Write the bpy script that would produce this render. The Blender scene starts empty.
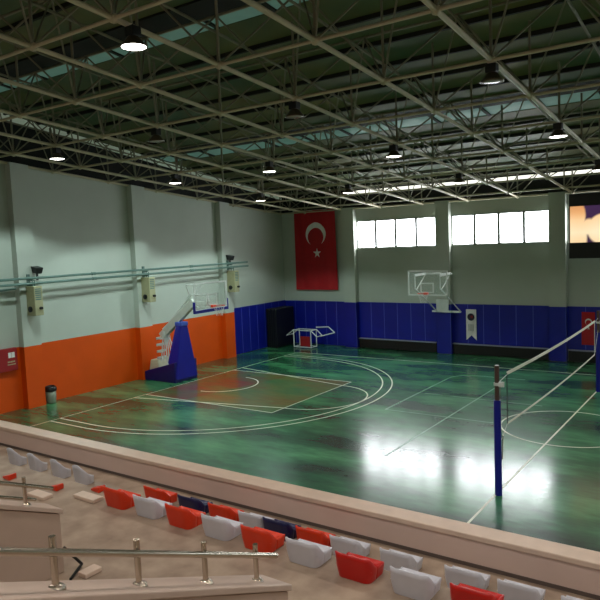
import bpy, math, random
from math import sin, cos, pi, radians
from mathutils import Vector, Matrix
random.seed(7)
sc = bpy.context.scene
COL = sc.collection

# ------------------------------------------------------------------ helpers
def lin(c):
    c = c / 255.0
    return c / 12.92 if c <= 0.04045 else ((c + 0.055) / 1.055) ** 2.4
def rgb(r, g, b): return (lin(r), lin(g), lin(b), 1)

def mat(name, col, rough=0.5, metal=0.0, var=0.0, scale=6.0, emit=None, estr=0, spec=0.5,
        bump=0.0, bscale=40.0, col2=None, trans=0.0, coat=0.0, detail=4.0, alpha=1.0):
    m = bpy.data.materials.new(name); m.use_nodes = True
    nt = m.node_tree; b = nt.nodes['Principled BSDF']
    b.inputs['Base Color'].default_value = col
    b.inputs['Roughness'].default_value = rough
    b.inputs['Metallic'].default_value = metal
    b.inputs['Specular IOR Level'].default_value = spec
    b.inputs['Transmission Weight'].default_value = trans
    b.inputs['Coat Weight'].default_value = coat
    b.inputs['Alpha'].default_value = alpha
    if emit:
        b.inputs['Emission Color'].default_value = emit
        b.inputs['Emission Strength'].default_value = estr
    tc = nt.nodes.new('ShaderNodeTexCoord')
    if var > 0 or col2:
        n = nt.nodes.new('ShaderNodeTexNoise'); n.inputs['Scale'].default_value = scale
        n.inputs['Detail'].default_value = detail
        nt.links.new(tc.outputs['Object'], n.inputs['Vector'])
        r = nt.nodes.new('ShaderNodeValToRGB')
        c2 = col2 or tuple(min(1, x * (1 + var)) for x in col[:3]) + (1,)
        c1 = col if col2 else tuple(x * (1 - var) for x in col[:3]) + (1,)
        r.color_ramp.elements[0].position = 0.32; r.color_ramp.elements[0].color = c1
        r.color_ramp.elements[1].position = 0.68; r.color_ramp.elements[1].color = c2
        nt.links.new(n.outputs['Fac'], r.inputs['Fac'])
        nt.links.new(r.outputs['Color'], b.inputs['Base Color'])
    if bump > 0:
        n2 = nt.nodes.new('ShaderNodeTexNoise'); n2.inputs['Scale'].default_value = bscale
        nt.links.new(tc.outputs['Object'], n2.inputs['Vector'])
        bp = nt.nodes.new('ShaderNodeBump'); bp.inputs['Strength'].default_value = bump
        bp.inputs['Distance'].default_value = 0.02
        nt.links.new(n2.outputs['Fac'], bp.inputs['Height'])
        nt.links.new(bp.outputs['Normal'], b.inputs['Normal'])
    return m

class MB:
    """collects shapes that become one mesh object"""
    def __init__(s): s.v = []; s.f = []; s.sm = []; s.mi = []
    def add(s, vs, fs, smooth=False, mi=0):
        o = len(s.v); s.v += [tuple(v) for v in vs]
        for f in fs:
            s.f.append(tuple(i + o for i in f)); s.sm.append(smooth); s.mi.append(mi)
        return s
    def box(s, x0, x1, y0, y1, z0, z1, mi=0):
        v = [(x0,y0,z0),(x1,y0,z0),(x1,y1,z0),(x0,y1,z0),(x0,y0,z1),(x1,y0,z1),(x1,y1,z1),(x0,y1,z1)]
        return s.add(v, [(0,3,2,1),(4,5,6,7),(0,1,5,4),(1,2,6,5),(2,3,7,6),(3,0,4,7)], mi=mi)
    def hexa(s, v, mi=0):
        return s.add(v, [(0,3,2,1),(4,5,6,7),(0,1,5,4),(1,2,6,5),(2,3,7,6),(3,0,4,7)], mi=mi)
    def tube(s, a, b, r, n=8, r2=None, caps=True, mi=0):
        a = Vector(a); b = Vector(b); r2 = r if r2 is None else r2
        d = (b - a).normalized()
        u = d.cross(Vector((0,0,1)));
        if u.length < 1e-4: u = Vector((1,0,0))
        u.normalize(); w = d.cross(u)
        ring = [u * cos(2*pi*i/n) + w * sin(2*pi*i/n) for i in range(n)]
        v = [a + q*r for q in ring] + [b + q*r2 for q in ring]
        s.add(v, [(i, (i+1) % n, n + (i+1) % n, n + i)[::-1] for i in range(n)], True, mi)
        if caps:
            s.add([a + q*r for q in ring], [tuple(range(n))], False, mi)
            s.add([b + q*r2 for q in ring], [tuple(range(n))[::-1]], False, mi)
        return s
    def path(s, pts, r, n=8, mi=0):
        for a, b in zip(pts[:-1], pts[1:]): s.tube(a, b, r, n, mi=mi)
        return s
    def lathe(s, c, prof, n=24, mi=0):
        c = Vector(c); v = []
        for (r, z) in prof:
            for i in range(n): v.append(c + Vector((r*cos(2*pi*i/n), r*sin(2*pi*i/n), z)))
        f = []
        for k in range(len(prof)-1):
            for i in range(n):
                f.append((k*n+i, k*n+(i+1) % n, (k+1)*n+(i+1) % n, (k+1)*n+i))
        return s.add(v, f, True, mi)
    def ribbon(s, pts, w, z, mi=0, closed=False):
        """flat painted line of width w on z through 2D points"""
        n = len(pts); L = []; R = []
        for i, p in enumerate(pts):
            a = pts[(i-1) % n] if (closed or i > 0) else p
            b = pts[(i+1) % n] if (closed or i < n-1) else p
            d = Vector((b[0]-a[0], b[1]-a[1])).normalized(); q = Vector((-d.y, d.x)) * w/2
            L.append((p[0]+q.x, p[1]+q.y, z)); R.append((p[0]-q.x, p[1]-q.y, z))
        m = n if closed else n-1
        return s.add(L+R, [(i, n+i, n+(i+1) % n, (i+1) % n) for i in range(m)], False, mi)
    def build(s, name, m, parent=None, bevel=0.0, loc=(0,0,0), seg=2):
        me = bpy.data.meshes.new(name); me.from_pydata(s.v, [], s.f)
        for x in (m if isinstance(m, (list, tuple)) else [m]): me.materials.append(x)
        me.polygons.foreach_set('use_smooth', s.sm)
        me.polygons.foreach_set('material_index', s.mi)
        me.update()
        o = bpy.data.objects.new(name, me); COL.objects.link(o); o.location = loc
        if parent is not None: o.parent = parent
        if bevel > 0:
            b = o.modifiers.new('Bevel', 'BEVEL'); b.width = bevel; b.segments = seg
            b.limit_method = 'ANGLE'; b.angle_limit = radians(40)
        return o

def tag(o, label=None, cat=None, group=None, kind=None):
    if label: o['label'] = label
    if cat: o['category'] = cat
    if group: o['group'] = group
    if kind: o['kind'] = kind
    return o
def thing(name, label, cat, loc=(0,0,0), rz=0.0, group=None):
    o = bpy.data.objects.new(name, None); COL.objects.link(o)
    o.location = loc; o.rotation_euler = (0,0,rz); o.empty_display_size = 0.2
    return tag(o, label, cat, group)
def copy_tree(o, parent=None):
    c = o.copy(); COL.objects.link(c); c.parent = parent
    for ch in o.children: copy_tree(ch, c)
    return c
def struct(o): o['kind'] = 'structure'; return o

# ------------------------------------------------------------------ camera
CAM = Vector((18.2939, -25.5048, 5.2982)); yaw, pit, rol, FPX = 0.61487, -0.08765, -0.04148, 654.24
Fv = Vector((-sin(yaw)*cos(pit), cos(yaw)*cos(pit), sin(pit)))
Rv = Vector((cos(yaw), sin(yaw), 0)); Uv = Rv.cross(Fv)
R2 = Rv*cos(rol) + Uv*sin(rol); U2 = -Rv*sin(rol) + Uv*cos(rol)
cd = bpy.data.cameras.new('camera'); cam = bpy.data.objects.new('camera', cd); COL.objects.link(cam)
M = Matrix((R2, U2, -Fv)).transposed().to_4x4(); M.translation = CAM
cam.matrix_world = M; cd.sensor_width = 36; cd.lens = FPX/600*36; cd.clip_end = 200; cd.clip_start = 0.05
sc.camera = cam

# ------------------------------------------------------------------ dimensions
XW, XE, YB, YN = -2.41, 30.4, 2.45, -31.0
CY = -7.15
def zc(y): return 7.04 - 0.10*y          # bottom grid of the space frame
def zr(y): return 8.15 - 0.145*y        # roof sheet
def zrx(y): return zr(max(y, YN))

# ------------------------------------------------------------------ materials
M_wall = mat('white_wall_paint', rgb(186,192,182), 0.7, var=0.05, scale=0.6, bump=0.05)
M_wallb = mat('white_wall_paint_dimmed', rgb(176,182,170), 0.7, var=0.04, scale=0.6, bump=0.05)  # same white paint, greyed in colour for the indirect light on the back wall
M_orange = mat('orange_wall_paint', rgb(220,80,6), 0.5, var=0.06, scale=0.9, spec=.3)
M_dark = mat('dark_steel', rgb(16,16,15), 0.7)
M_frame = mat('beige_truss_paint', rgb(190,180,152), 0.55, var=0.08, scale=3)
M_web = mat('grey_beige_web_paint', rgb(128,124,104), 0.6, var=0.1, scale=3)
M_roof = mat('olive_roof_sheet', rgb(112,108,58), 0.6, scale=0.35, col2=rgb(62,90,60), detail=3)
M_purlin = mat('dark_purlin', rgb(28,28,22), 0.7)
M_pale = mat('pale_gutter_board', rgb(215,215,200), 0.6, var=0.1, scale=2)
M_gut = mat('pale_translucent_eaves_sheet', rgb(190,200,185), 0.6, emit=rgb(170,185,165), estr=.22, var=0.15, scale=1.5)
M_mull = mat('grey_window_frame', rgb(120,125,120), .6)
M_white_metal = mat('white_metal', rgb(215,218,214), 0.35, var=0.04)
M_blue_pad = mat('blue_vinyl_pad', rgb(8,14,138), 0.4, var=0.08, scale=2, bump=0.05, bscale=8)
M_blue_dark = mat('dark_blue_vinyl', rgb(8,10,96), 0.42, var=0.08, scale=2)
M_chrome = mat('brushed_steel', rgb(190,180,165), 0.25, metal=1.0, var=0.05)
M_black = mat('black_plastic', rgb(14,15,17), 0.4)
M_seam = mat('pale_blue_seam', rgb(80,90,190), 0.5)
M_conc = mat('beige_terrazzo', rgb(172,153,133), 0.6, scale=3.5, col2=rgb(138,119,103), bump=0.05, bscale=25, detail=8)
M_parapet = mat('pinkish_beige_plaster', rgb(210,187,176), 0.6, var=0.05, scale=1.2, bump=0.04, bscale=18)
M_stone = mat('pale_coping_stone', rgb(212,190,172), 0.4, var=0.06, scale=6)
M_stw = mat('beige_stair_wall_plaster', rgb(180,158,142), 0.6, var=0.05, scale=1.5, bump=.04)
M_stc = mat('beige_stair_coping', rgb(188,168,154), 0.45, var=0.06, scale=5)
M_line = mat('white_court_line', rgb(225,226,205), 0.3, var=0.12, scale=1.5)
M_faint = mat('worn_grey_line', rgb(100,150,120), 0.3, var=0.25, scale=2.5)
M_rim = mat('red_orange_rim', rgb(220,60,30), 0.4)
M_cord = mat('white_net_cord', rgb(225,225,220), 0.8)
M_tape = mat('white_net_tape', rgb(235,228,215), 0.7)
M_beigebox = mat('beige_enamel_box', rgb(168,164,128), 0.5, var=0.06)
M_pipe = mat('grey_green_pipe', rgb(92,120,112), 0.35, var=0.1, scale=4)
M_red = mat('red_flag_cloth', rgb(176,14,24), 0.75, var=0.06, scale=3)
M_whitecloth = mat('white_cloth', rgb(225,222,218), 0.8, var=0.04)
M_plaque = mat('dark_red_enamel', rgb(150,18,24), 0.4)

# floor paint: worn glossy green
def floor_mat(name, stops, rough0=0.15, rough1=0.20, scale=0.45):
    m = bpy.data.materials.new(name); m.use_nodes = True; nt = m.node_tree
    b = nt.nodes['Principled BSDF']; L = nt.links.new
    tc = nt.nodes.new('ShaderNodeTexCoord')
    mp = nt.nodes.new('ShaderNodeMapping'); mp.inputs['Scale'].default_value = (0.55, 1.5, 1)
    L(tc.outputs['Object'], mp.inputs['Vector'])
    n = nt.nodes.new('ShaderNodeTexNoise'); n.inputs['Scale'].default_value = scale
    n.inputs['Detail'].default_value = 7; n.inputs['Roughness'].default_value = 0.62
    L(mp.outputs['Vector'], n.inputs['Vector'])
    r = nt.nodes.new('ShaderNodeValToRGB'); cr = r.color_ramp
    for i, (p, c) in enumerate(stops):
        e = cr.elements[i] if i < 2 else cr.elements.new(p)
        e.position = p; e.color = c
    L(n.outputs['Fac'], r.inputs['Fac'])
    # scuffs
    n2 = nt.nodes.new('ShaderNodeTexNoise'); n2.inputs['Scale'].default_value = 2.2; n2.inputs['Detail'].default_value = 9
    mp2 = nt.nodes.new('ShaderNodeMapping'); mp2.inputs['Scale'].default_value = (1, 3.5, 1); mp2.inputs['Rotation'].default_value = (0,0,0.5)
    L(tc.outputs['Object'], mp2.inputs['Vector']); L(mp2.outputs['Vector'], n2.inputs['Vector'])
    r2 = nt.nodes.new('ShaderNodeValToRGB'); r2.color_ramp.elements[0].position = 0.38; r2.color_ramp.elements[1].position = 0.72
    r2.color_ramp.elements[0].color = (0.84,0.86,0.85,1); r2.color_ramp.elements[1].color = (1.10,1.10,1.08,1)
    L(n2.outputs['Fac'], r2.inputs['Fac'])
    mx = nt.nodes.new('ShaderNodeMix'); mx.data_type = 'RGBA'; mx.blend_type = 'MULTIPLY'; mx.inputs[0].default_value = 1
    L(r.outputs['Color'], mx.inputs[6]); L(r2.outputs['Color'], mx.inputs[7])
    L(mx.outputs[2], b.inputs['Base Color'])
    mr = nt.nodes.new('ShaderNodeMapRange'); mr.inputs['From Min'].default_value = 0.35; mr.inputs['From Max'].default_value = 0.7
    mr.inputs['To Min'].default_value = rough0; mr.inputs['To Max'].default_value = rough1
    L(n2.outputs['Fac'], mr.inputs['Value']); L(mr.outputs['Result'], b.inputs['Roughness'])
    b.inputs['Specular IOR Level'].default_value = 0.6; b.inputs['Coat Weight'].default_value = 0.35; b.inputs['Coat Roughness'].default_value = 0.42
    n3 = nt.nodes.new('ShaderNodeTexNoise'); n3.inputs['Scale'].default_value = 0.9; n3.inputs['Detail'].default_value = 2
    L(tc.outputs['Object'], n3.inputs['Vector'])
    bp = nt.nodes.new('ShaderNodeBump'); bp.inputs['Strength'].default_value = 0.05; bp.inputs['Distance'].default_value = 0.01
    L(n3.outputs['Fac'], bp.inputs['Height']); L(bp.outputs['Normal'], b.inputs['Normal'])
    return m
M_floor = floor_mat('glossy_green_court', [(0.36, rgb(14,50,32)), (0.68, rgb(84,156,104)), (0.5, rgb(38,100,64))])
M_key = floor_mat('worn_brick_key_paint', [(0.34, rgb(128,50,26)), (0.66, rgb(74,104,56)), (0.5, rgb(104,84,42))], scale=0.5)

M_key2 = floor_mat('worn_ochre_key_paint', [(0.36, rgb(112,88,40)), (0.62, rgb(60,104,62)), (0.5, rgb(92,104,54))], scale=0.5)
# ------------------------------------------------------------------ floor with markings
fl = MB()
fl.box(XW-0.3, XE+0.3, -19.6, YB+0.3, -0.2, 0.0)
K0, K1 = CY-2.45, CY+2.45
fl.add([(0,K0,.001),(1.9,K0,.001),(3.0,K1,.001),(0,K1,.001)], [(0,1,2,3)], mi=2)
fl.add([(1.9,K0,.001),(5.8,K0,.001),(5.8,K1,.001),(3.0,K1,.001)], [(0,1,2,3)], mi=4)
def arcp(cx, cy, r, a0, a1, n=48): return [(cx+r*cos(radians(a0+(a1-a0)*i/n)), cy+r*sin(radians(a0+(a1-a0)*i/n))) for i in range(n+1)]
Z1 = 0.003
def half(mx):
    X = (lambda x: x) if not mx else (lambda x: 27.9-x)
    T = lambda pts: [(X(a), b) for a, b in pts]
    fl.ribbon(T([(0,K0),(5.8,K0),(5.8,K1),(0,K1)]), .05, Z1, 1)
    fl.ribbon(T([(0,CY-3.0),(5.8,CY-1.8)]), .05, Z1+.001, 1)
    fl.ribbon(T([(0,CY+3.0),(5.8,CY+1.8)]), .05, Z1+.001, 1)
    fl.ribbon(T(arcp(5.8,CY,1.8,-90,90)), .05, Z1, 1)
    fl.ribbon(T(arcp(1.5,CY+.15,1.3,-90,90)), .05, Z1, 1)
    for r in (6.05, 6.4):
        fl.ribbon(T([(0,CY-r)]+arcp(1.575,CY,r,-90,90,72)+[(0,CY+r)]), .05, Z1, 1)
half(False); half(True)
fl.ribbon([(0,0),(27.9,0),(27.9,-15.2),(0,-15.2)], .06, Z1+.0005, 1, closed=True)
fl.ribbon([(13.95,0),(13.95,-15.2)], .05, Z1+.001, 1)
fl.ribbon(arcp(14.08,CY-.1,1.72,0,360,60)[:-1], .05, Z1+.0015, 1, closed=True)
fl.ribbon([(10.85,-2.4),(10.85,-11.6)], .05, Z1, 3); fl.ribbon([(17.1,-2.4),(17.1,-11.6)], .05, Z1, 3)
fl.ribbon([(8.8,-7.7),(8.8,-2.6)]+arcp(9.6,-2.6,.8,180,90,8)+[(11.4,-1.8)], .06, Z1, 3)
fl.ribbon([(9.0,-5.2),(12.9,-5.25)], .05, Z1+.001, 3); fl.ribbon([(8.8,-7.68),(12.2,-7.68)], .04, Z1+.001, 3)
struct(fl.build('floor', [M_floor, M_line, M_key, M_faint, M_key2]))

# ------------------------------------------------------------------ walls
ZT = 10
w = MB(); H0 = 2.14
def ywall(b, x0, x1, yA, yB, z0, fz, mi):
    # slab in the yz plane with sloping top
    b.hexa([(x0,yA,z0),(x1,yA,z0),(x1,yB,z0),(x0,yB,z0),(x0,yA,fz(yA)),(x1,yA,fz(yA)),(x1,yB,fz(yB)),(x0,yB,fz(yB))], mi)
top = lambda y: zc(y) + 0.02
ywall(w, XW-.3, XW, YN, -1.85, 0, lambda y: H0, 1)
ywall(w, XW-.3, XW, YN, -1.85, H0, top, 0)
ywall(w, XW-.3, XW, -1.85, YB+.3, 0, top, 0)
ywall(w, XW-.3, XW-.02, YN, YB+.3, 6.6, lambda y: zr(y)+.1, 2)
# pilasters (engaged columns), painted with the wall
PILY = [(-28.25,-27.6),(-23.15,-22.5),(-18.05,-17.4),(-12.95,-12.28),(-7.85,-7.18),(-2.70,-2.05)]
for a, b in PILY:
    ywall(w, XW-.02, -2.12, a, b, 0, lambda y: H0, 1)
    ywall(w, XW-.02, -2.12, a, b, H0, top, 0)
struct(w.build('wall_left', [M_wall, M_orange, M_dark]))
g = MB()
g.hexa([(XW-.02,YN,zr(YN)-.24),(XW+.05,YN,zr(YN)-.24),(XW+.05,YB,zr(YB)-.24),(XW-.02,YB,zr(YB)-.24),
        (XW-.02,YN,zr(YN)-.04),(XW+.05,YN,zr(YN)-.04),(XW+.05,YB,zr(YB)-.04),(XW-.02,YB,zr(YB)-.04)])
struct(g.build('trim_1', M_gut))
g = MB(); g.box(1.6, XE, YB+.06, YB+.09, zr(YB)-.30, zr(YB)-.10)
struct(g.build('window_30', mat('daylight_slot', rgb(240,240,225), .5, emit=(1,.98,.88,1), estr=1.3, var=.05)))

# back wall with window openings
WZ0, WZ1 = 4.88, 6.22
BAYS = [(2.10,6.33),(6.98,11.24),(11.92,16.1),(16.75,20.95),(21.6,25.8),(26.45,30.2)]
w = MB()
w.box(XW, XE, YB, YB+.3, 0, WZ0); w.box(XW, XE, YB, YB+.3, WZ1, 6.88)
xs = [XW] + [v for b in BAYS for v in b] + [XE]
for i in range(0, len(xs), 2): w.box(xs[i], xs[i+1], YB, YB+.3, WZ0, WZ1)
for a in (1.46, 6.33, 11.24, 16.1, 20.95, 25.8): w.box(a, a+.65, 2.15, YB+.01, 0, 6.88)
w.box(XW, XE, YB+.1, YB+.3, 6.88, zr(YB), 1)
struct(w.build('wall_back', [M_wallb, M_dark]))
w = MB(); w.box(XE, XE+.3, YN, YB+.3, 0, 12.7); struct(w.build('wall_right', M_wall))
w = MB(); w.box(XW-.3, XE+.3, YN-.3, YN, 0, 12.7); struct(w.build('wall_front', M_wall))

# windows
M_pane = mat('bright_window_pane', rgb(235,240,245), 0.3, emit=(0.93,0.97,1.0,1), estr=14.0)
for i, (a, b) in enumerate(BAYS):
    root = bpy.data.objects.new('window_%d' % (i+1), None); COL.objects.link(root); struct(root)
    root.location = (a, YB, WZ0)
    fr = MB(); W = b-a; H = WZ1-WZ0
    fr.box(.003, W-.003, .02, .10, .003, .05); fr.box(.003, W-.003, .02, .10, H-.05, H-.003)
    fr.box(.003, .05, .02, .10, .05, H-.05); fr.box(W-.05, W-.003, .02, .10, .05, H-.05)
    for k in range(1, 4): fr.box(W*k/4-.05, W*k/4+.05, -.02, .10, .04, H-.04)
    fr.build('window_frame', M_mull, root)
    MB().box(.04, W-.04, .07, .08, .04, H-.04).build('window_pane', M_pane, root)
    MB().box(0, W, -.05, .02, -.04, 0.0).build('window_sill', M_wallb, root)

# blue padding along the back wall and the end of the left wall
def padmat():
    m = mat('blue_wall_padding', rgb(3,20,140), 0.42, var=0.10, scale=1.5)
    return m
M_padw = padmat()
def seam_x(b, x0, x1, y, z0, z1, n):
    for k in range(1, n):
        x = x0 + (x1-x0)*k/n; b.box(x-.012, x+.012, y-.004, y+.01, z0, z1, 1)
segs = [(XW+.05, 1.46, 0.02, 6), (2.11, 6.33, .5, 6), (6.98, 11.24, .5, 6), (11.89, 16.1, .5, 6), (16.75, 20.95, .5, 6), (21.6, 25.8, .5, 6), (26.45, XE, .5, 6)]
b = MB()
for (x0, x1, z0, n) in segs:
    b.box(x0, x1, YB-.06, YB+.001, z0, 2.26); seam_x(b, x0, x1, YB-.06, z0, 2.26, n)
for a in (1.46, 6.33, 11.24, 16.1, 20.95, 25.8):
    b.box(a-.02, a+.67, 2.11, 2.149, 0.02, 2.26); b.box(a-.02, a-.001, 2.11, YB, 0.02, 2.26); b.box(a+.651, a+.67, 2.11, YB, 0.02, 2.26)
    b.box(a+.655, a+.675, 2.105, 2.12, 0.02, 2.26, 1)
struct(b.build('trim_3', [M_padw, M_seam]))
b = MB()
b.box(XW, XW+.05, -1.85, YB-.06, 0.02, 2.28)
for k in range(1, 7):
    y = -1.85 + (YB-.06+1.85)*k/7; b.box(XW+.045, XW+.055, y-.012, y+.012, .02, 2.28, 1)
struct(b.build('trim_4', [M_padw, M_seam]))

# ------------------------------------------------------------------ roof
SKY = [(-14.52,-13.98), (-6.25,-5.35), (-23.0,-22.4)]
M_sky = mat('teal_skylight_sheet', rgb(110,150,145), 0.5, emit=rgb(120,165,150), estr=0.16, var=0.1, scale=2)
c = MB(); ys = [YN-.3]
for a, b2 in sorted(SKY): ys += [a, b2]
ys.append(YB+.3)
def slab(bm, y0, y1, x0, x1, t0, t1, mi=0):
    bm.hexa([(x0,y0,zr(y0)+t0),(x1,y0,zr(y0)+t0),(x1,y1,zr(y1)+t0),(x0,y1,zr(y1)+t0),
             (x0,y0,zr(y0)+t1),(x1,y0,zr(y0)+t1),(x1,y1,zr(y1)+t1),(x0,y1,zr(y1)+t1)], mi)
for i in range(0, len(ys), 2): slab(c, ys[i], ys[i+1], XW-.3, XE+.3, 0, .12)
struct(c.build('ceiling', M_roof))
for i, (a, b2) in enumerate(SKY):
    c = MB(); slab(c, a, b2, XW, XE, .02, .06)
    o = struct(c.build('window_%d' % (len(BAYS)+1+i), M_sky))
    c = MB(); x = XW + .9
    while x < XE: slab(c, a, b2, x-.05, x+.05, -.02, .02); x += 1.62
    c.build('glazing_bar', M_purlin, o)
# deep dark roof beams beside the skylights
for (y0, y1) in [(-15.2,-14.55), (-7.05,-6.3), (-23.7,-23.05)]:
    c = MB(); slab(c, y0, y1, XW, XE, -.05, -.001)
    tag(c.build('roof_beam', M_dark), {-15.2:'wide dark steel roof beam beside the nearer teal skylight strip, at upper left', -7.05:'wide dark steel roof beam beside the teal skylight strip, far half of the ceiling', -23.7:'wide dark steel roof beam over the grandstand'}[y0], 'roof beam')
# purlins: one thing each
y = -29.8; k = 0
while y < 2:
    if not any(a-.8 < y < b2+.1 for a, b2 in SKY):
        c = MB(); slab(c, y-.03, y+.03, XW, XE, -.10, -.001)
        tag(c.build('roof_purlin', M_purlin), 'thin dark purlin running across the hall under the olive roof sheets', 'purlin', 'dark purlins under the roof')
    y += 1.21; k += 1

# ------------------------------------------------------------------ space frame
GX = [12.15 + 2.15*k for k in range(-6, 9)]     # -0.8 .. 29.3
GX = [XW+.12] + [x for x in GX if x > XW+.6] + [XE-.12]
GY = [-16.05 + 2.42*k for k in range(-6, 8)]
GY = [y for y in GY if YN < y < 1.5] + [YB-.25]
sf = thing('space_frame', 'beige tubular steel space frame spanning the hall under the dark roof', 'roof truss', (14, -12, 8.3))
off = Vector((14,-12,8.3))
def sb(b, name, m): return b.build(name, m, sf, loc=-off)
def zt(y): return min(zr(y)-.22, zc(y)+1.55)
for x in GX:
    b = MB(); b.tube((x, GY[0], zc(GY[0])), (x, GY[-1], zc(GY[-1])), .046, 8); sb(b, 'bottom_chord', M_frame)
for y in GY:
    b = MB(); b.tube((GX[0], y, zc(y)), (GX[-1], y, zc(y)), .034, 8); sb(b, 'cross_chord', M_frame)
TX = [(GX[i]+GX[i+1])/2 for i in range(len(GX)-1)]; TY = [(GY[i]+GY[i+1])/2 for i in range(len(GY)-1)]
for x in TX:
    b = MB(); b.tube((x, TY[0], zt(TY[0])), (x, TY[-1], zt(TY[-1])), .03, 6); sb(b, 'top_chord', M_web)
for y in TY:
    b = MB(); b.tube((TX[0], y, zt(y)), (TX[-1], y, zt(y)), .03, 6); sb(b, 'top_chord', M_web)
for j, y in enumerate(GY):
    b = MB()
    for i, x in enumerate(GX):
        for dx in (-1, 0):
            for dy in (-1, 0):
                if 0 <= i+dx < len(TX) and 0 <= j+dy < len(TY):
                    b.tube((x, y, zc(y)), (TX[i+dx], TY[j+dy], zt(TY[j+dy])), .021, 6, caps=False)
        b.tube((x, y, zc(y)), (x, y, zr(y)-.1), .03, 6, caps=False)
    sb(b, 'web_bars', M_web)
b = MB()
for y in GY:
    for x in GX:
        b.lathe((x, y, zc(y)), [(0,-.085),(.06,-.06),(.085,0),(.06,.06),(0,.085)], 8)
tag(sb(b, 'node_joints', M_frame), kind='stuff')

# ------------------------------------------------------------------ lamps
M_lens = mat('lit_lamp_lens', rgb(255,250,240), 0.4, emit=(1,0.96,0.88,1), estr=14)
M_lens_off = mat('unlit_lamp_glass', rgb(150,140,125), 0.15, var=0.1, spec=0.8)
M_shade = mat('dark_aluminium_shade', rgb(92,80,66), 0.35, metal=0.6)
def make_lamp(lit):
    r = thing('high_bay_lamp', 'x', 'ceiling lamp')
    MB().tube((0,0,.36), (0,0,.30), .015).build('hook', M_black, r)
    MB().box(-.10,.10,-.09,.09,.16,.32).build('ballast_box', M_black, r, bevel=.015)
    MB().lathe((0,0,0), [(.07,.18),(.10,.15),(.15,.09),(.20,.03),(.215,0),(.20,.005),(.14,.08),(.08,.14)], 28).build('shade', M_shade, r)
    MB().lathe((0,0,0), [(0,-.012),(.12,-.006),(.195,.008),(0,.009)], 28).build('lens', M_lens if lit else M_lens_off, r)
    return r
lampA = make_lamp(True); lampB = make_lamp(False); used = {True: False, False: False}
LX = {1.4:'first', 5.6:'second', 9.95:'third', 14.3:'fourth'}
lamps = []
vis = {
 (9.95,-18.2):(True,'large lit round high-bay lamp glowing near the upper left of the ceiling'),
 (9.95,-13.6):(False,'unlit high-bay lamp with clear glass dish hanging from the truss at top centre'),
 (14.3,-13.6):(False,'unlit high-bay lamp with dark dish hanging from the truss at upper right'),
 (5.6,-13.6):(False,'unlit high-bay lamp in the shadow above the middle of the left wall'),
 (1.4,-13.6):(True,'lit high-bay lamp nearest the first left-wall pilaster at far left'),
 (1.4,-8.9):(True,'lit high-bay lamp beside the left wall above the middle pilaster'),
 (5.6,-8.9):(True,'small lit high-bay lamp to the left above the red crescent flag'),
 (1.4,-4.1):(True,'tiny lit high-bay lamp near the far left corner of the ceiling'),
 (9.95,-8.9):(True,'bright lit high-bay lamp above the left back-wall windows'),
 (5.6,-4.1):(True,'lit high-bay lamp right above the big red crescent flag'),
 (9.95,-4.1):(True,'lit high-bay lamp just above the gap between the two back window rows'),
 (14.3,-8.9):(True,'lit high-bay lamp at the right, above the row of right back windows'),
 (14.3,-4.1):(True,'lit high-bay lamp at the right edge above the display screen')}
for (x, y), (lit, lb) in vis.items():
    src = lampA if lit else lampB
    o = src if not used[lit] else copy_tree(src); used[lit] = True
    o.location = (x + (.17 if y < -18 else 0), y, zc(y)-.38); tag(o, lb, 'ceiling lamp', 'high-bay lamps under the roof truss')
    lamps.append((x, y, lit))
for x in (5.6, 9.95, 14.3, 18.6, 23.0, 27.3):  # unseen lamps continuing the grid; stand rows added to brighten stands and parapet
    for y in (-18.2,-22.9,-27.6,-13.6,-8.9,-4.1):
        if (x, y) in vis or x < 18 and y > -20 and (x, y) not in ((5.6,-18.2),(14.3,-18.2)): continue
        o = copy_tree(lampA); o.location = (x, y, zc(y)-.38)
        tag(o, 'added, unseen lit high-bay lamp hanging outside the picture from the truss', 'ceiling lamp', 'high-bay lamps added beyond the picture')
        lamps.append((x, y, True))
for (x, y, lit) in lamps:
    if not lit: continue
    ld = bpy.data.lights.new('lamp_light', 'SPOT'); st = y < -17
    ld.energy = 250 if st else (800 if x < 2 else 130); ld.spot_size = radians(132); ld.spot_blend = .2; ld.shadow_soft_size = .18
    ld.color = (1, .90, .82) if st else ((.78,1,.96) if x < 2 else (.95,1,.92))
    lo = bpy.data.objects.new('lamp_light', ld); COL.objects.link(lo); lo.location = (x, y, zc(y)-.42)

# ------------------------------------------------------------------ pipes and boxes on the left wall
pr = thing('wall_pipe_run', 'pair of long grey-green pipes running level along the left wall', 'pipe', (-1.90,-14,4.4))
for z, x in ((4.47,-1.96), (4.29,-1.93)):
    b = MB(); b.tube((x,-18,z), (x,-1.2,z-.0), .045, 10)
    for y in (-15.0,-10.1,-5.0): b.tube((x,y-.08,z), (x,y+.08,z), .06, 10)
    b.build('pipe', M_pipe, pr, loc=(1.98,14,-4.4))
for a, c2 in PILY:
    if a > -18.3:
        b = MB(); m = (a+c2)/2
        b.box(-2.15,-1.89,m-.03,m+.03,4.2,4.24); b.box(-2.198,-2.15,m-.05,m+.05,4.15,4.6); b.box(-2.15,-1.9,m-.03,m+.03,4.38,4.42)
        b.build('bracket', M_pipe, pr, loc=(1.98,14,-4.4))
pr2 = MB(); pr2.tube((-2.30,-17.38,4.02),(-2.30,-12.97,4.13),.04,10)
tag(pr2.build('short_pipe', M_pipe), 'short single grey pipe low on the wall left of the first pilaster', 'pipe')
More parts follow.
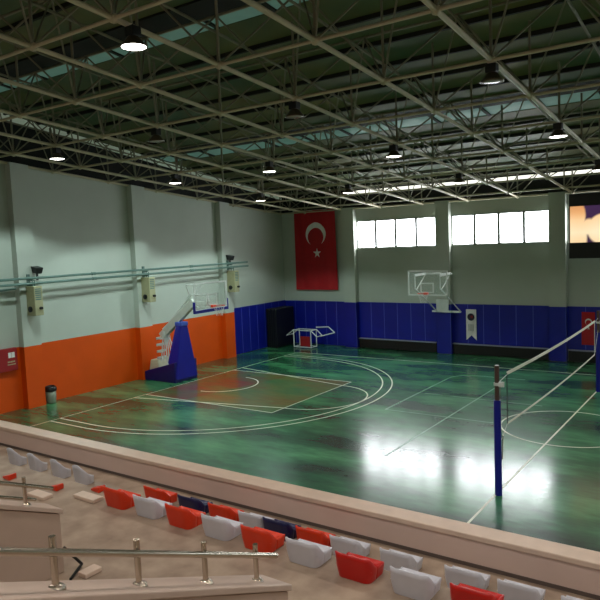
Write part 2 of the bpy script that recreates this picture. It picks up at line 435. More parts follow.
def make_box():
    r = thing('heater_box', 'x', 'wall box')
    MB().box(-.24,.24,-.30,.02,-.5,.5).build('housing', M_beigebox, r, bevel=.02)
    b = MB()
    for k in range(6): b.box(.241,.251,-.26,-.05,.42-.07*k-.04,.42-.07*k)
    b.build('grille', M_pipe, r)
    b = MB(); b.tube((-.02,-.295,-.28),(-.02,-.34,-.28),.10,16); b.tube((-.02,-.34,-.28),(-.02,-.36,-.28),.06,16)
    b.build('burner_socket', M_black, r)
    MB().tube((.24,-.1,-.25),(.33,-.1,-.25),.05,10).build('valve', M_black, r)
    MB().tube((-.12,-.10,.5),(-.12,-.10,.72),.022).build('connector_pipe', M_pipe, r); MB().tube((.06,-.14,.5),(.06,-.14,.70),.022).build('connector_pipe', M_pipe, r)
    return r
hb = make_box()
nm = ['first pilaster at the far left', 'middle left-wall pilaster', 'last left-wall pilaster behind the glass backboard']
for i, (y, z) in enumerate([(-12.42,3.70), (-7.35,3.66), (-2.15,3.62)]):
    o = hb if i == 0 else copy_tree(hb)
    o.rotation_euler = (0,0,radians(0)); o.location = (-1.875, y-.01, z)
    tag(o, 'beige metal box with dark socket on the '+nm[i], 'wall box', 'beige boxes on the left pilasters')
def make_flood():
    r = thing('floodlight', 'x', 'floodlight')
    MB().hexa([(-.12,-.10,-.1),(.14,-.10,-.14),(.14,.10,-.14),(-.12,.10,-.1),(-.14,-.14,.13),(.20,-.14,.06),(.20,.14,.06),(-.14,.14,.13)]).build('housing', M_black, r, bevel=.02)
    MB().box(-.02,.02,-.03,.03,-.36,-.08).build('bracket', M_black, r)
    return r
fb = make_flood()
for i, y in enumerate((-12.3, -2.3)):
    o = fb if i == 0 else copy_tree(fb); o.location = (-1.965, y-.05, 4.74)
    tag(o, 'black floodlight above the pipes on the '+(nm[0] if i == 0 else nm[2].replace('behind','near')), 'floodlight', 'black floodlights above the pipes')

# plaque and bin
pq = thing('fire_cabinet', 'dark red rectangular wall cabinet with a white label on the orange wall', 'fire cabinet', (XW+.002, -13.55, 1.4))
MB().box(0,.14,-.42,.42,0,.76).build('door', M_plaque, pq, bevel=.01)
b = MB()
for k in range(2): b.box(.142,.148,.10+.12*k,.205+.12*k,.44,.62)
b.build('label', M_whitecloth, pq)
b = MB()
for k in range(5): b.box(.142,.147,.06+.055*k,.10+.055*k,.28,.33)
b.box(.142,.147,.05,.34,.20,.23); b.build('lettering', M_beigebox, pq)
tb = thing('waste_bin', 'grey cylindrical waste bin with black lid beside the first left pilaster', 'bin', (-2.18,-12.03,0))
MB().lathe((0,0,0), [(0,.01),(.16,.01),(.165,.03),(.19,.46),(.185,.46),(0,.45)], 24).build('body', mat('grey_bin', rgb(128,136,118), .4, metal=.3), tb)
MB().lathe((0,0,0), [(.205,.44),(.21,.47),(.20,.56),(.15,.62),(.13,.60),(.13,.52),(0,.5)], 24).build('lid', M_black, tb)

# ------------------------------------------------------------------ portable hoop
M_glass = mat('clear_backboard_glass', (0.75,0.9,0.85,1), 0.05, trans=0.0, alpha=0.12, spec=0.6)
def rim_and_net(root, cx, cy, z, rad=.225, dirx=1):
    b = MB(); n = 28
    for i in range(n):
        a0, a1 = 2*pi*i/n, 2*pi*(i+1)/n
        b.tube((cx+rad*cos(a0),cy+rad*sin(a0),z),(cx+rad*cos(a1),cy+rad*sin(a1),z),.012,6,caps=False)
    return b
hp = thing('basketball_stand', 'portable basketball hoop with blue padded base and clear backboard by orange wall', 'basketball hoop', (-1.4,CY,0))
def hb_(b, name, m, par=None, bevel=0): return b.build(name, m, par or hp, loc=(1.4,-CY,0) if par is None else (0,0,0), bevel=bevel)
ya, yb = CY-.62, CY+.62
hb_(MB().hexa([(-2.10,ya,.0),(-.36,ya,.0),(-.36,yb,.0),(-2.10,yb,.0),(-2.10,ya,.36),(-.36,ya,.82),(-.36,yb,.82),(-2.10,yb,.36)]), 'base_pad', M_blue_dark, bevel=.03)
hb_(MB().hexa([(-.80,ya+.06,.78),(-.30,ya+.02,.10),(-.30,yb-.02,.10),(-.80,yb-.06,.78),(-.62,CY-.16,2.32),(-.34,CY-.18,2.32),(-.34,CY+.18,2.32),(-.62,CY+.16,2.32)]), 'mast_pad', M_blue_pad, bevel=.04)
hb_(MB().box(-.66,-.30,CY-.2,CY+.2,2.2,2.36), 'mast_collar', mat('light_blue_collar', rgb(60,90,190), .5), bevel=.03)
b = MB()
for yy in (CY-.22, CY+.22, CY-.08, CY+.08):
    b.tube((-1.55,yy,.5),(-1.42,yy*.5+CY*.5,1.95),.022,8)
    b.tube((-1.15,yy,.6),(-1.36,yy*.5+CY*.5,1.95),.022,8)
for k in range(4):
    b.box(-1.72,-1.42,CY-.25,CY-.19,.82+.27*k,.88+.27*k); b.box(-1.72,-1.68,CY-.25,CY+.2,.80+.27*k,.90+.27*k)
b.tube((-1.42,CY,1.9),(-.6,CY,.9),.016,8)
hb_(b, 'lift_linkage', M_white_metal)
b = MB(); b.hexa([(-2.05,CY-.42,.36),(-1.45,CY-.42,.50),(-1.45,CY+.42,.50),(-2.05,CY+.42,.36),(-1.98,CY-.38,.80),(-1.55,CY-.38,.84),(-1.55,CY+.38,.84),(-1.98,CY+.38,.80)])
hb_(b, 'counterweight', mat('cream_counterweight', rgb(205,200,170), .4, var=.05), bevel=.04)
def sbeam(b, p, q, h, wdt):
    p = Vector(p); q = Vector(q); d = (q-p).normalized(); u = Vector((0,1,0))*wdt/2; n = d.cross(Vector((0,1,0))).normalized()*h/2
    b.hexa([p-u-n, q-u-n, q+u-n, p+u-n, p-u+n, q-u+n, q+u+n, p+u+n])
b = MB(); sbeam(b, (-1.62,CY,1.72), (.30,CY,3.18), .30, .20); sbeam(b, (.22,CY,3.12), (.95,CY,3.12), .16, .16)
hb_(b, 'main_arm', mat('white_arm_paint', rgb(196,200,190), .35, var=.05), bevel=.015)
b = MB(); b.path([(-1.55,CY,2.02),(-1.2,CY,2.26),(.15,CY,3.44),(1.0,CY,3.44),(1.08,CY,3.2)], .035, 10)
for s in (-1,1):
    b.path([(.15,CY+.1*s,3.44),(.40,CY+.5*s,3.85),(1.14,CY+.8*s,3.9)], .022, 8)
    b.path([(.3,CY+.08*s,3.1),(1.14,CY+.6*s,3.0)], .022, 8)
hb_(b, 'upper_arm_tubes', M_white_metal)
y0, y1 = CY-.93, CY+.87
g = hb_(MB().box(1.195,1.21,y0,y1,2.92,3.95), 'backboard_glass', M_glass)
b = MB(); b.box(1.18,1.225,y0,y0+.045,2.9,3.95); b.box(1.18,1.225,y1-.045,y1,2.9,3.95); b.box(1.18,1.225,y0+.045,y1-.045,3.905,3.95); b.box(1.18,1.225,y0+.045,y1-.045,2.9,2.95)
hb_(b, 'backboard_frame', M_white_metal)
b = MB(); 
for (p,q,r_,s_) in [(CY-.30,CY-.26,3.05,3.5),(CY+.26,CY+.30,3.05,3.5),(CY-.26,CY+.26,3.46,3.5),(CY-.26,CY+.26,3.05,3.09)]: b.box(1.222,1.228,p,q,r_,s_)
hb_(b, 'target_square', M_white_metal)
b = MB(); b.box(1.15,1.255,y0-.03,y1+.03,2.82,2.93); b.box(1.15,1.255,y0-.03,y0,2.9,3.25); b.box(1.15,1.255,y1,y1+.03,2.9,3.25)
hb_(b, 'edge_padding', M_blue_pad)
MB_r = rim_and_net(hp, 1.575, CY, 3.05); MB_r.box(1.225,1.36,CY-.08,CY+.08,2.98,3.07)
hb_(MB_r, 'rim', M_rim)
def netmesh(cx, cy, z, up=False):
    b = MB(); n = 12
    prof = [(.225,0),(.19,-.1),(.15,-.2),(.13,-.3),(.12,-.38)]
    for i in range(n):
        for s in (0.5,-0.5):
            pts = []
            for k, (r, dz) in enumerate(prof):
                a = 2*pi*(i+s*k)/n; pts.append((cx+r*cos(a), cy+r*sin(a), z+dz))
            b.path(pts, .003, 4)
    return b
hb_(netmesh(1.575, CY, 3.05), 'net', M_cord)

# ------------------------------------------------------------------ wall-mounted hoop on the back wall
wh = thing('wall_hoop', 'clear white-framed basketball backboard on folding arms mounted on back wall pilaster', 'basketball hoop', (6.9,2.1,2))
def wb(b, name, m, bevel=0): return b.build(name, m, wh, loc=(-6.9,-2.1,-2), bevel=bevel)
X0, X1 = 6.02, 7.80
wb(MB().box(X0,X1,-.11,-.095,2.87,3.89), 'backboard_glass', M_glass)
b = MB(); b.box(X0,X0+.05,-.125,-.08,2.85,3.91); b.box(X1-.05,X1,-.125,-.08,2.85,3.91); b.box(X0,X1,-.125,-.08,3.86,3.91); b.box(X0,X1,-.125,-.08,2.85,2.90)
wb(b, 'backboard_frame', M_white_metal)
XC = 6.9; b = MB()
for (p,q,r_,s_) in [(XC-.30,XC-.25,2.98,3.4),(XC+.25,XC+.30,2.98,3.4),(XC-.25,XC+.25,3.35,3.4),(XC-.25,XC+.25,2.98,3.02)]: b.box(p,q,-.132,-.124,r_,s_)
wb(b, 'target_square', M_white_metal)
b = rim_and_net(wh, XC-.02, -.49, 2.98); b.box(XC-.1,XC+.06,-.27,-.125,2.9,3.0); wb(b, 'rim', M_rim)
wb(netmesh(XC-.02, -.49, 2.98), 'net', M_cord)
for xx in (6.32, 7.45):
    b = MB(); b.box(xx-.03,xx+.03,-.08,1.05,3.66,3.76)
    b.path([(xx,-.05,3.7),(xx,-.05,3.15),(xx,.25,3.0),(xx+.05,2.06,1.95)], .026, 8)
    b.path([(xx,1.0,3.66),(xx,.1,3.1)], .022, 8)
    wb(b, 'folding_arm', M_white_metal)
b = MB(); b.box(6.15,7.5,2.03,2.10,1.91,1.99); b.box(6.35,6.92,2.05,2.12,1.95,2.48)
wb(b, 'wall_bracket', M_white_metal); b = MB(); b.box(6.2,7.55,.95,1.05,3.68,3.74); b.tube((6.6,2.1,3.7),(6.4,1.0,3.7),.022); b.tube((6.9,2.1,3.7),(7.45,1.0,3.7),.022)
wb(b, 'upper_brace', M_white_metal)

# ------------------------------------------------------------------ flags, banner, screen
def wave(x, z, amp=.025): return amp*sin(x*6.5+z*.7)+amp*.4*sin(x*15+1.3*z)
def cloth(x0, x1, z0, z1, yb, nx=40, nz=30, amp=.025, cut=None):
    b = MB(); v = []; f = []
    for j in range(nz+1):
        for i in range(nx+1):
            x = x0+(x1-x0)*i/nx; z = z0+(z1-z0)*j/nz
            if cut: z = max(z, cut(x)) if j == 0 else z0+(z1-z0)*j/nz if z0+(z1-z0)*j/nz > cut(x) else cut(x)
            v.append((x, yb+wave(x, z, amp), z))
    o = len(v); v += [(a, y+.012, c) for a, y, c in v]
    for j in range(nz):
        for i in range(nx):
            a = j*(nx+1)+i; f.append((a, a+1, a+nx+2, a+nx+1)); f.append((o+a+nx+1, o+a+nx+2, o+a+1, o+a))
    return b.add(v, f, True)
def crescent_mb(cx, cz, R, yb, amp, star):
    b = MB(); n = 48; inner_r = R*.80; dz = -R*.25
    # tips where circles meet
    d = -dz; zt_ = (R*R - inner_r**2 + d*d)/(2*d)      # distance below centre
    ao = math.acos(zt_/R); ai = math.acos((zt_-d)/inner_r)
    P = []; Q = []
    for i in range(n+1):
        t = i/n; a = -pi/2+ao+(2*pi-2*ao)*t; c = -pi/2+ai+(2*pi-2*ai)*t
        P.append((cx+R*cos(a), cz+R*sin(a))); Q.append((cx+inner_r*cos(c), cz+dz+inner_r*sin(c)))
    def y_(x, z): return yb+wave(x, z, amp)-.008
    v = [(x, y_(x,z), z) for x, z in P+Q]
    b.add(v, [(i, n+1+i, n+2+i, i+1) for i in range(n)])
    sx, sz, sr = star; pts = []
    for k in range(10):
        r = sr if k % 2 == 0 else sr*.40; a = pi/2+k*pi/5; pts.append((sx+r*cos(a), sz+r*sin(a)))
    v = [(sx, y_(sx,sz), sz)]+[(x, y_(x,z), z) for x, z in pts]
    b.add(v, [(0, 1+k, 1+(k+1) % 10) for k in range(10)])
    return b
fg = thing('hanging_flag', 'large red flag with white crescent and star hanging on the back wall', 'flag', (-.3,2.38,6.9))
cloth(-1.52,1.0,2.85,6.9,2.30).build('cloth', M_red, fg, loc=(.3,-2.38,-6.9))
crescent_mb(-.20, 5.68, .60, 2.30, .025, (-.16, 4.72, .26)).build('crescent_and_star', M_whitecloth, fg, loc=(.3,-2.38,-6.9))
MB().tube((-1.58,2.33,6.9),(1.06,2.33,6.9),.02).build('hanging_rod', M_white_metal, fg, loc=(.3,-2.38,-6.9))
f2 = thing('small_flag', 'small red flag with white crescent and star on the blue padding at right', 'flag', (12.7,2.35,2.05))
cloth(12.45,12.95,.72,2.05,2.34,16,14,.012).build('cloth', M_red, f2, loc=(-12.7,-2.35,-2.05))
crescent_mb(12.71, 1.66, .13, 2.34, .012, (12.71,1.40,.06)).build('crescent_and_star', M_whitecloth, f2, loc=(-12.7,-2.35,-2.05))
bn = thing('pennant_banner', 'white swallow-tailed banner with dark round emblem on the blue padding', 'banner', (7.86,2.33,2.04))
cut = lambda x: .66 + .22*(1-abs(x-7.86)/.235)
cloth(7.625,8.095,.66,2.04,2.34,20,16,.012,cut=cut).build('cloth', M_whitecloth, bn, loc=(-7.86,-2.33,-2.04))
def ring_mb(cx, cz, r0, r1, y, n=28):
    b = MB(); v = []
    for i in range(n): a = 2*pi*i/n; v += [(cx+r0*cos(a), y, cz+r0*sin(a)), (cx+r1*cos(a), y, cz+r1*sin(a))]
    return b.add(v, [(2*i, 2*i+1, (2*i+3) % (2*n), (2*i+2) % (2*n)) for i in range(n)])
em = ring_mb(7.86,1.70,0.0,.165,2.312).build('emblem', mat('dark_emblem', rgb(42,34,52), .6), bn, loc=(-7.86,-2.33,-2.04))
ring_mb(7.90,1.71,0.0,.06,2.306).build('emblem_centre', mat('emblem_red', rgb(130,24,36), .6), em)
b = MB()
for k in range(4): b.box(7.74+.065*k,7.775+.065*k,2.312,2.318,1.08,1.38)
b.build('lettering', mat('grey_print', rgb(170,170,165), .7), bn, loc=(-7.86,-2.33,-2.04))

# display screen: picture as vertex-coloured emission
scn = thing('display_screen', 'large black-framed display screen showing a warm orange close-up image', 'screen', (14.1,2.05,4.2))
def S_(b, name, m, **k): return b.build(name, m, scn, loc=(-14.1,-2.05,-4.2), **k)
S_(MB().box(12.10,16.05,1.85,2.14,4.22,6.74), 'housing', M_black)
nx, nz = 110, 44; v = []; f = []; cols = []
def picture(u, z):   # u metres from left, z 0..1 from bottom
    bg = Vector((.05,.02,.06)); pur = Vector((.05,.02,.07))
    c = bg.lerp(pur, max(0, min(1, (z-.35)*2)))
    def blob(cx, cz, rx, rz, s=.12):
        d = math.sqrt(((u-cx)/rx)**2+((z-cz)/rz)**2); return max(0, min(1, (1-d)/s+.5))
    w1 = max(blob(.0,.15,.62,.75), blob(.15,.75,.42,.45)); w2 = blob(1.25,.35,.62,.42); w3 = blob(.7,.42,.3,.22, .3)
    w_ = max(w1, w2, w3)
    warm = Vector((1.0,.55,.22)).lerp(Vector((1.0,.85,.55)), max(0, min(1, 1-abs(z-.28)*1.6 - .1*sin(u*4))))
    warm = warm.lerp(Vector((.65,.26,.1)), max(0, (z-.62)*2.0) if u < .6 else 0)
    c = c.lerp(warm, w_)
    d = blob(1.55,.6,.25,.05)
    return c.lerp(Vector((.4,.15,.06)), d*.6)
for j in range(nz+1):
    for i in range(nx+1):
        u = 3.8*i/nx; z = j/nz; v.append((12.14+u, 1.845, 4.84+1.42*z)); cols.append(picture(u, z))
for j in range(nz):
    for i in range(nx): a = j*(nx+1)+i; f.append((a, a+1, a+nx+2, a+nx+1))
m = bpy.data.materials.new('screen_picture'); m.use_nodes = True; nt = m.node_tree
at = nt.nodes.new('ShaderNodeVertexColor'); at.layer_name = 'picture'; bs = nt.nodes['Principled BSDF']
bs.inputs['Base Color'].default_value = (.01,.01,.01,1); nt.links.new(at.outputs['Color'], bs.inputs['Emission Color']); bs.inputs['Emission Strength'].default_value = 1.0
po = S_(MB().add(v, f), 'picture', m)
ca = po.data.color_attributes.new('picture', 'FLOAT_COLOR', 'POINT')
for i, c in enumerate(cols): ca.data[i].color = (c.x, c.y, c.z, 1)

M_benchtop = mat('grey_bench_edge', rgb(150,150,165), .5)
# benches below the padding
for i, (a, c2) in enumerate([(2.15,6.3),(7.0,11.2),(11.95,16.05)]):
    r = thing('long_bench', 'low black bench with pale top edge against the back wall, '+['left of the wall-mounted hoop','below the white banner','below the small red flag'][i], 'bench', ((a+c2)/2,2.2,0))
    off_ = (-(a+c2)/2,-2.2,0)
    MB().box(a,c2,2.22,2.385,.46,.49).build('seat', M_benchtop, r, loc=off_)
    MB().box(a+.02,c2-.02,2.25,2.385,.03,.46).build('front_panel', M_black, r, loc=off_)
    for x in (a+.2, (a+c2)/2, c2-.2): MB().box(x-.03,x+.03,2.26,2.38,0,.03).build('leg', M_black, r, loc=off_)

cc = thing('corner_shade_panels', 'tall black panels put in for the shade in the blue corner', 'shade panels', (-1.98,1.45,0))
for k in range(5): MB().box(-.33+.13*k,-.215+.13*k,-.85,.80-.02*k,0,2.0-.05*(k % 2)).build('mat', M_black, cc, bevel=.03)  # upright black panels imitating the dark shade of the corner
# ball cart near the corner
ct = thing('ball_cart', 'white tube frame ball cart with open slanted wings before the blue corner', 'cart', (-.45,1.35,0))
def C_(b, name, m): return b.build(name, m, ct, loc=(.45,-1.35,0))
b = MB(); 
for x in (-.97,.07):
    for y in (1.1,1.6): b.tube((x,y,.03),(x,y,.90),.025)
for y in (1.1,1.6): b.tube((-.97,y,.90),(.07,y,.90),.025); b.tube((-.97,y,.06),(.07,y,.06),.025)
for x in (-.97,.07): b.tube((x,1.1,.9),(x,1.6,.9),.025); b.tube((x,1.1,.06),(x,1.6,.06),.025)
C_(b, 'frame', M_white_metal)
for s, x, x2 in ((-1,-.97,-1.40),(1,.07,.42)):
    b = MB(); z2 = .62
    b.path([(x,1.1,.92),(x2,1.1,z2),(x2+.0,1.6,z2),(x,1.6,.92)], .028); C_(b, 'side_wing', M_white_metal)
b = MB(); b.path([(.07,1.6,1.02),(.75,1.7,1.05),(1.1,1.7,.78),(.5,1.3,.62)], .028); C_(b, 'back_wing', M_white_metal)
C_(MB().box(-.60,-.02,1.12,1.16,.10,.60), 'red_panel', mat('red_fabric_panel', rgb(150,20,20), .6))

# ------------------------------------------------------------------ volleyball net
def post(y, label):
    r = thing('volleyball_post', label, 'net post', (14.0,y,0))
    MB().tube((0,0,0),(0,0,1.97),.072,16).build('post_padding', M_blue_pad, r)
    MB().tube((0,0,1.9),(0,0,2.68),.048,14).build('pole', mat('brown_steel_pole', rgb(92,72,66), .4, metal=.4), r)
    b = MB(); b.tube((0,0,2.27),(0,0,2.33),.065,14); b.box(.04,.14,-.03,.03,2.25,2.35); b.build('collar', M_white_metal, r)
    b = MB(); b.tube((.08,.02,.75),(.10,.02,1.25),.014); b.tube((.07,.0,1.3),(.07,0,2.3),.006); b.build('winch_handle', M_chrome, r)
    return r
PY0, PY1 = -12.68, -2.62
post(PY0, 'near volleyball net post in blue padding standing on the court')
post(PY1, 'far volleyball net post in blue padding at right edge of picture')
nt_ = thing('volleyball_net', 'volleyball net with white top tape stretched across the court', 'net', (14.0,-7.2,0))
def N_(b, name, m): return b.build(name, m, nt_, loc=(-14.0,7.2,0))
ny0, ny1 = -12.05, -3.2
def sag(y): t = (y-ny0)/(ny1-ny0); return -.06*4*t*(1-t)
K = 24; P = [ny0+(ny1-ny0)*i/K for i in range(K+1)]
def tape(zc_, h):
    b = MB()
    for a, c2 in zip(P[:-1], P[1:]):
        za, zb = zc_+sag(a), zc_+sag(c2)
        b.hexa([(13.994,a,za-h),(14.006,a,za-h),(14.006,c2,zb-h),(13.994,c2,zb-h),(13.994,a,za+h),(14.006,a,za+h),(14.006,c2,zb+h),(13.994,c2,zb+h)])
    return b
N_(tape(2.40,.035), 'top_tape', M_tape); N_(tape(1.33,.022), 'bottom_tape', M_tape)
b = MB(); b.tube((14.0,PY0,2.30),(14.0,ny0,2.37),.008); b.tube((14.0,PY1,2.45),(14.0,ny1,2.37),.008)
b.path([(14.0,PY1,2.1),(14.0,ny1-.0,1.33)],.006); b.path([(14.0,PY0,.95),(14.0,ny0,1.33)],.006); N_(b, 'tension_cord', M_cord)
b = MB(); b.tube((14.0,ny0,1.33),(14.0,ny0,2.40),.012); N_(b, 'side_rod', M_dark)
b = MB(); b.tube((14.0,ny1,1.33),(14.0,ny1,2.40),.012); N_(b, 'side_rod', M_cord)
b = MB()
y = ny0+.1
while y < ny1: b.tube((14.0,y,1.34+sag(y)),(14.0,y,2.36+sag(y)),.0011,3,caps=False); y += .1
for k in range(1, 10):
    for a, c2 in zip(P[:-1], P[1:]): b.tube((14.0,a,1.33+.104*k+sag(a)),(14.0,c2,1.33+.104*k+sag(c2)),.0011,3,caps=False)
N_(b, 'netting', M_dark)

# ------------------------------------------------------------------ grandstand
YP0, YP1 = -18.64, -18.86
pw = thing('parapet_wall', 'long pinkish beige parapet wall between the grandstand and the court', 'parapet', (14,-18.75,0))
MB().box(XW,XE,YP1,YP0,0,1.99).build('wall_body', M_parapet, pw, loc=(-14,18.75,0))
MB().box(XW,XE,YP1-.025,YP0+.03,1.99,2.055).build('coping', M_stone, pw, loc=(-14,18.75,0), bevel=.012)
MB().box(XW,XE,YP1-.012,YP1+.01,1.68,1.72).build('base_strip', mat('grey_strip', rgb(92,80,74), .8), pw, loc=(-14,18.75,0))  # last part: narrow dark grey strip along the inner foot of the parapet
st = MB()
st.box(XW,XE,-20.03,YP1+.001,0,1.68); st.box(XW,XE,-22.6,-20.03,0,2.05)
zz = 2.05; yy = -22.6
for k in range(4):
    zz += .43; st.box(XW,XE,yy-.85 if k < 3 else YN,yy,0,zz); yy -= .85
struct(st.build('floor_grandstand', M_conc))

# seats
M_or = mat('orange_plastic', rgb(214,52,12), .35, var=.04); M_rd = mat('red_plastic', rgb(190,20,12), .35, var=.04)
M_wh = mat('white_plastic', rgb(200,201,210), .38, var=.04); M_nv = mat('navy_plastic', rgb(16,22,72), .35, var=.04)
def seat_meshes(tall):
    W2, D, H = (.20, .27, .265) if not tall else (.15, .17, .32)
    R_ = .07; path = []           # U-shaped plan, from left front to right front: (x, y, s) s = distance behind the corner
    path += [(-W2, D*(1-i/7)+(R_)*(i/7)) for i in range(8)]
    path += [(-W2+R_-R_*cos(pi/2*i/4), R_-R_*sin(pi/2*i/4)) for i in range(1, 5)]
    path += [(-W2+R_+(2*W2-2*R_)*i/5, 0) for i in range(1, 5)]
    path += [(W2-R_+R_*sin(pi/2*i/4), R_-R_*cos(pi/2*i/4)) for i in range(0, 5)]
    path += [(W2, R_+(D-R_)*i/7) for i in range(1, 8)]
    def ht(x, y):
        t = max(0, min(1, (y-.01)/.13)); t = t*t*(3-2*t)
        h = H*(1-t)+.125*t
        if tall: h -= .16*max(0, abs(x)/W2-.25)**2*(1-t)
        return h
    def shell(bm, pts, full):
        n = len(pts); N = 5; O = []; I = []
        for j in range(N+1):
            for (x, y) in pts:
                h = ht(x, y); z = .002+(h-.002)*j/N; lean = -.045*(z/H)*max(0, 1-y/.14)
                ins = .90+.10*min(1, z/.10)
                ox, oy = x*ins, y+lean
                cx, cy = (0, .17); d = math.hypot(x-cx, y-cy)
                O.append((ox, oy, z)); I.append((ox-(x-cx)/d*.018, oy-(y-cy)/d*.018, z))
        f = []; o = len(O)
        for j in range(N):
            for i in range(n-1):
                q = j*n+i; f.append((q, q+1, q+n+1, q+n)); f.append((o+q+n, o+q+n+1, o+q+1, o+q))
        for i in range(n-1): q = N*n+i; f.append((q, q+1, o+q+1, o+q))
        for j in range(N):
            q = j*n; f.append((q+n, o+q+n, o+q, q)); q = j*n+n-1; f.append((q, o+q, o+q+n, q+n))
        bm.add(O+I, f, True)
    q = MB(); k0 = 5; shell(q, path[k0:len(path)-k0], True)
    p = MB(); shell(p, path[:k0+1], False); shell(p, path[len(path)-k0-1:], False)
    v = []; f = []; nx_, ny_ = 10, 8
    for j in range(ny_+1):
        for i in range(nx_+1):
            s_ = -1+2*i/nx_; t = j/ny_
            v.append((s_*(W2-.004), .015+(D-.015)*t, .12-.035*(1-s_**4)*(1-(2*t-1)**4)))
    for j in range(ny_):
        for i in range(nx_): a_ = j*(nx_+1)+i; f.append((a_, a_+1, a_+nx_+2, a_+nx_+1))
    p.add(v, f, True)
    fr = [(s_*(W2-.004), D, .12) for s_ in [-1+2*i/10 for i in range(11)]]
    lo = [(x*.9, D-.02, .003) for x, y, z in fr]
    p.add(fr+lo, [(i, i+1, 12+i, 11+i) for i in range(10)], True)
    return p, q
protos = {}
def seat(kind, x, y, z, label, group, tall=False, rz=0, back=True):
    key = (kind, tall, back)
    m = {'o':M_or,'r':M_rd,'w':M_wh,'n':M_nv}[kind]
    if key not in protos:
        r = thing('stadium_seat', label, 'stadium seat', (x,y,z), rz, group)
        p, q = seat_meshes(tall)
        p.build('seat_pan', m, r)
        if back: q.build('backrest', m, r)
        protos[key] = r
    else:
        r = copy_tree(protos[key]); r.location = (x,y,z); r.rotation_euler.z = rz; tag(r, label, 'stadium seat', group)
    return r
CN = {'o':'orange','r':'red','w':'white','n':'navy blue'}
# second row, left edges measured along the row
row2 = [('o',11.51),('w',12.08),('o',12.64),('w',13.22),('o',13.80),('w',14.40),('r',15.0),('w',15.59),('r',16.17)]
L2 = ['leftmost orange stadium seat of the nearer row','leftmost white stadium seat of the nearer row','orange stadium seat of the nearer row, between the two leftmost white ones',
 'white stadium seat of the nearer row, second from the left of its colour','orange stadium seat just above the end of the steel handrail','white stadium seat of the nearer row, right of the handrail end',
 'red stadium seat in the middle of the right half, nearer row','grey-white stadium seat between the two red seats of the nearer row','red stadium seat at the bottom edge of the picture']
for (k, x), lb in zip(row2, L2): seat(k, x+.15, -20.37, 2.052, lb, 'stadium seats in the nearer row')
row1 = [('o',11.16),('n',11.84),('o',12.40),('w',12.92),('n',13.32),('o',13.82),('w',14.30),('w',14.95),('w',15.70),('w',16.25),('w',16.85)]
L1 = ['leftmost orange stadium seat of the row next to the parapet','left one of the two navy blue stadium seats by the parapet','orange stadium seat right of the left navy seat, by the parapet',
 'white stadium seat by the parapet between an orange and the right navy seat','right one of the two navy blue stadium seats by the parapet','orange stadium seat right of the right navy seat, by the parapet',
 'white stadium seat by the parapet behind the gap left of the red seat','white stadium seat by the parapet, just right of the left red seat','grey-white stadium seat by the parapet left of the bottom-edge red seat',
 'white stadium seat by the parapet near the bottom right, second from the last','last white stadium seat by the parapet at bottom right']
for i, ((k, x), lb) in enumerate(zip(row1, L1)): seat(k, x+.17, -19.43, 1.682, lb, 'stadium seats in the row next to the parapet')
for x, lb in [(7.68,'round-backed white seat at the left edge, leftmost of four'),(8.28,'second round-backed white seat from the left edge'),(8.92,'third round-backed white seat from the left edge'),(9.5,'round-backed white seat nearest the first orange seat')]:
    seat('w', x+.16, -19.45, 1.682, lb, 'round-backed white seats at the left end of the front row', tall=True)
for x, y, lb in [(9.40,-20.42,'small loose orange plastic wedge on the floor at the left edge'),(10.40,-20.33,'small loose orange plastic wedge at the end of the thin handrail'),(10.98,-20.08,'small loose orange plastic wedge left of the first orange seat')]:
    tag(MB().hexa([(x-.11,y-.05,2.051),(x+.09,y-.07,2.051),(x+.07,y+.07,2.051),(x-.09,y+.04,2.051),(x-.11,y-.05,2.08),(x+.09,y-.07,2.13),(x+.07,y+.07,2.13),(x-.09,y+.04,2.08)]).build('plastic_wedge', M_or, bevel=.012), lb, 'plastic piece', 'loose orange plastic wedges')
# low pale blocks lying on the floor
for (x, y, dx, dy, lb) in [(10.45,-20.62,.36,.16,'low pale block left of the upper handrail end'),(11.1,-20.34,.42,.16,'low pale block beside the leftmost orange seat'),(12.80,-21.60,.13,.20,'low pale step block at the foot of the stair beyond the handrail')]:
    tag(MB().box(x-dx/2,x+dx/2,y-dy/2,y+dy/2,2.051,2.10).build('pale_block', M_stone, bevel=.01), lb, 'step block')

# stair side walls and rails
def stair_wall(x, w_, yend, zend, ystart, sl_, label, foot):
    r = thing('stair_wall', label, 'stair wall', (x,yend,2.05))
    zs = zend + (yend-ystart)*sl_; o = (-x,-yend,-2.05)
    MB().hexa([(x-w_/2,ystart,foot),(x+w_/2,ystart,foot),(x+w_/2,yend,foot),(x-w_/2,yend,foot),(x-w_/2,ystart,zs-.05),(x+w_/2,ystart,zs-.05),(x+w_/2,yend,zend-.05),(x-w_/2,yend,zend-.05)]).build('wall_body', M_stw, r, loc=o)
    e = .025
    MB().hexa([(x-w_/2-e,ystart,zs-.05),(x+w_/2+e,ystart,zs-.05),(x+w_/2+e,yend+e,zend-.05),(x-w_/2-e,yend+e,zend-.05),(x-w_/2-e,ystart,zs),(x+w_/2+e,ystart,zs),(x+w_/2+e,yend+e,zend),(x-w_/2-e,yend+e,zend)]).build('coping', M_stc, r, loc=o, bevel=.008)
    return r
SL = .44
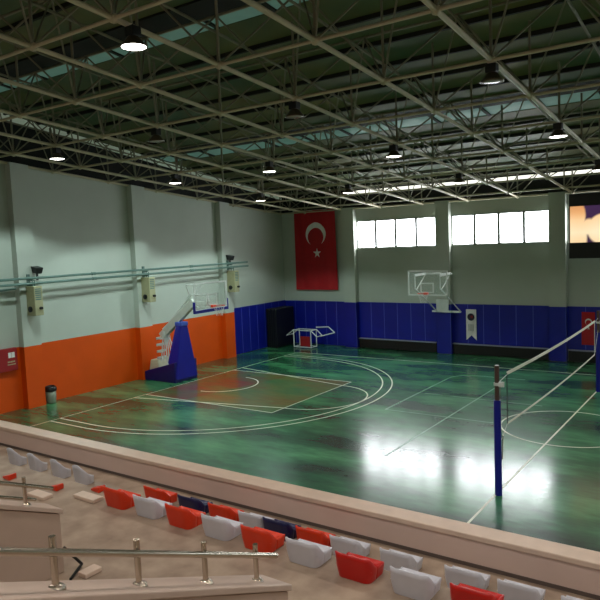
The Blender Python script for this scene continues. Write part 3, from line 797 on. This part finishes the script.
def handrail(x, posts, zf, label, y_a, y_b, extra=None):
    r = thing('handrail', label, 'handrail', (x,posts[-1],zf(posts[-1])))
    o = (-x,-posts[-1],-zf(posts[-1]))
    MB().tube((x+.03,y_a,zf(y_a)+.205),(x+.03,y_b,zf(y_b)+.205),.021,14).build('rail', M_chrome, r, loc=o)
    for y in posts:
        p = MB().tube((x,y,zf(y)),(x,y,zf(y)+.285),.019,12).build('post', M_chrome, r, loc=o)
        MB().lathe((x,y,zf(y)), [(0,.03),(.02,.03),(.045,.012),(.052,-.006),(0,-.006)], 16).build('flange', M_chrome, p)
    if extra: extra.build('lower_bar', M_chrome, r, loc=o)
    return r
za = lambda y: 2.86 + (-22.02-y)*SL
stair_wall(15.33, .24, -21.79, za(-21.79), -25.0, SL, 'sloping beige stair side wall in the foreground carrying the steel handrail', 2.06)
handrail(15.33, [-24.2,-23.61,-23.07,-22.52,-22.00], za, 'polished steel handrail on short posts in the foreground, the long one', -24.6, -21.80)
zb_ = lambda y: 2.85 + (-22.03-y)*SL
stair_wall(12.42, .24, -21.72, zb_(-21.72), -25.0, SL, 'shorter sloping stair side wall at the left edge behind the long handrail', 2.06)
handrail(12.46, [-22.9,-22.03], zb_, 'short steel handrail with one visible post at the left edge', -23.6, -21.75,
         extra=MB().tube((12.1,-22.4,3.02),(12.1,-21.70,2.72),.016,8))
b = MB().path([(12.565,-21.72,2.32),(12.60,-21.55,2.08),(12.76,-21.80,2.075)], .015, 8)
tag(b.build('bent_bracket', M_dark), 'dark bent metal bracket in a V shape beside the stair wall foot', 'bracket')

# ------------------------------------------------------------------ world and view
wd = bpy.data.worlds.new('world'); sc.world = wd; wd.use_nodes = True
nt = wd.node_tree; bg = nt.nodes['Background']; sk = nt.nodes.new('ShaderNodeTexSky'); sk.sky_type = 'HOSEK_WILKIE'
nt.links.new(sk.outputs['Color'], bg.inputs['Color']); bg.inputs['Strength'].default_value = .5
sc.view_settings.view_transform = 'Standard'; sc.view_settings.look = 'None'
sc.view_settings.gamma = 1; sc.view_settings.use_curve_mapping = False
sc.view_settings.exposure = 0.0
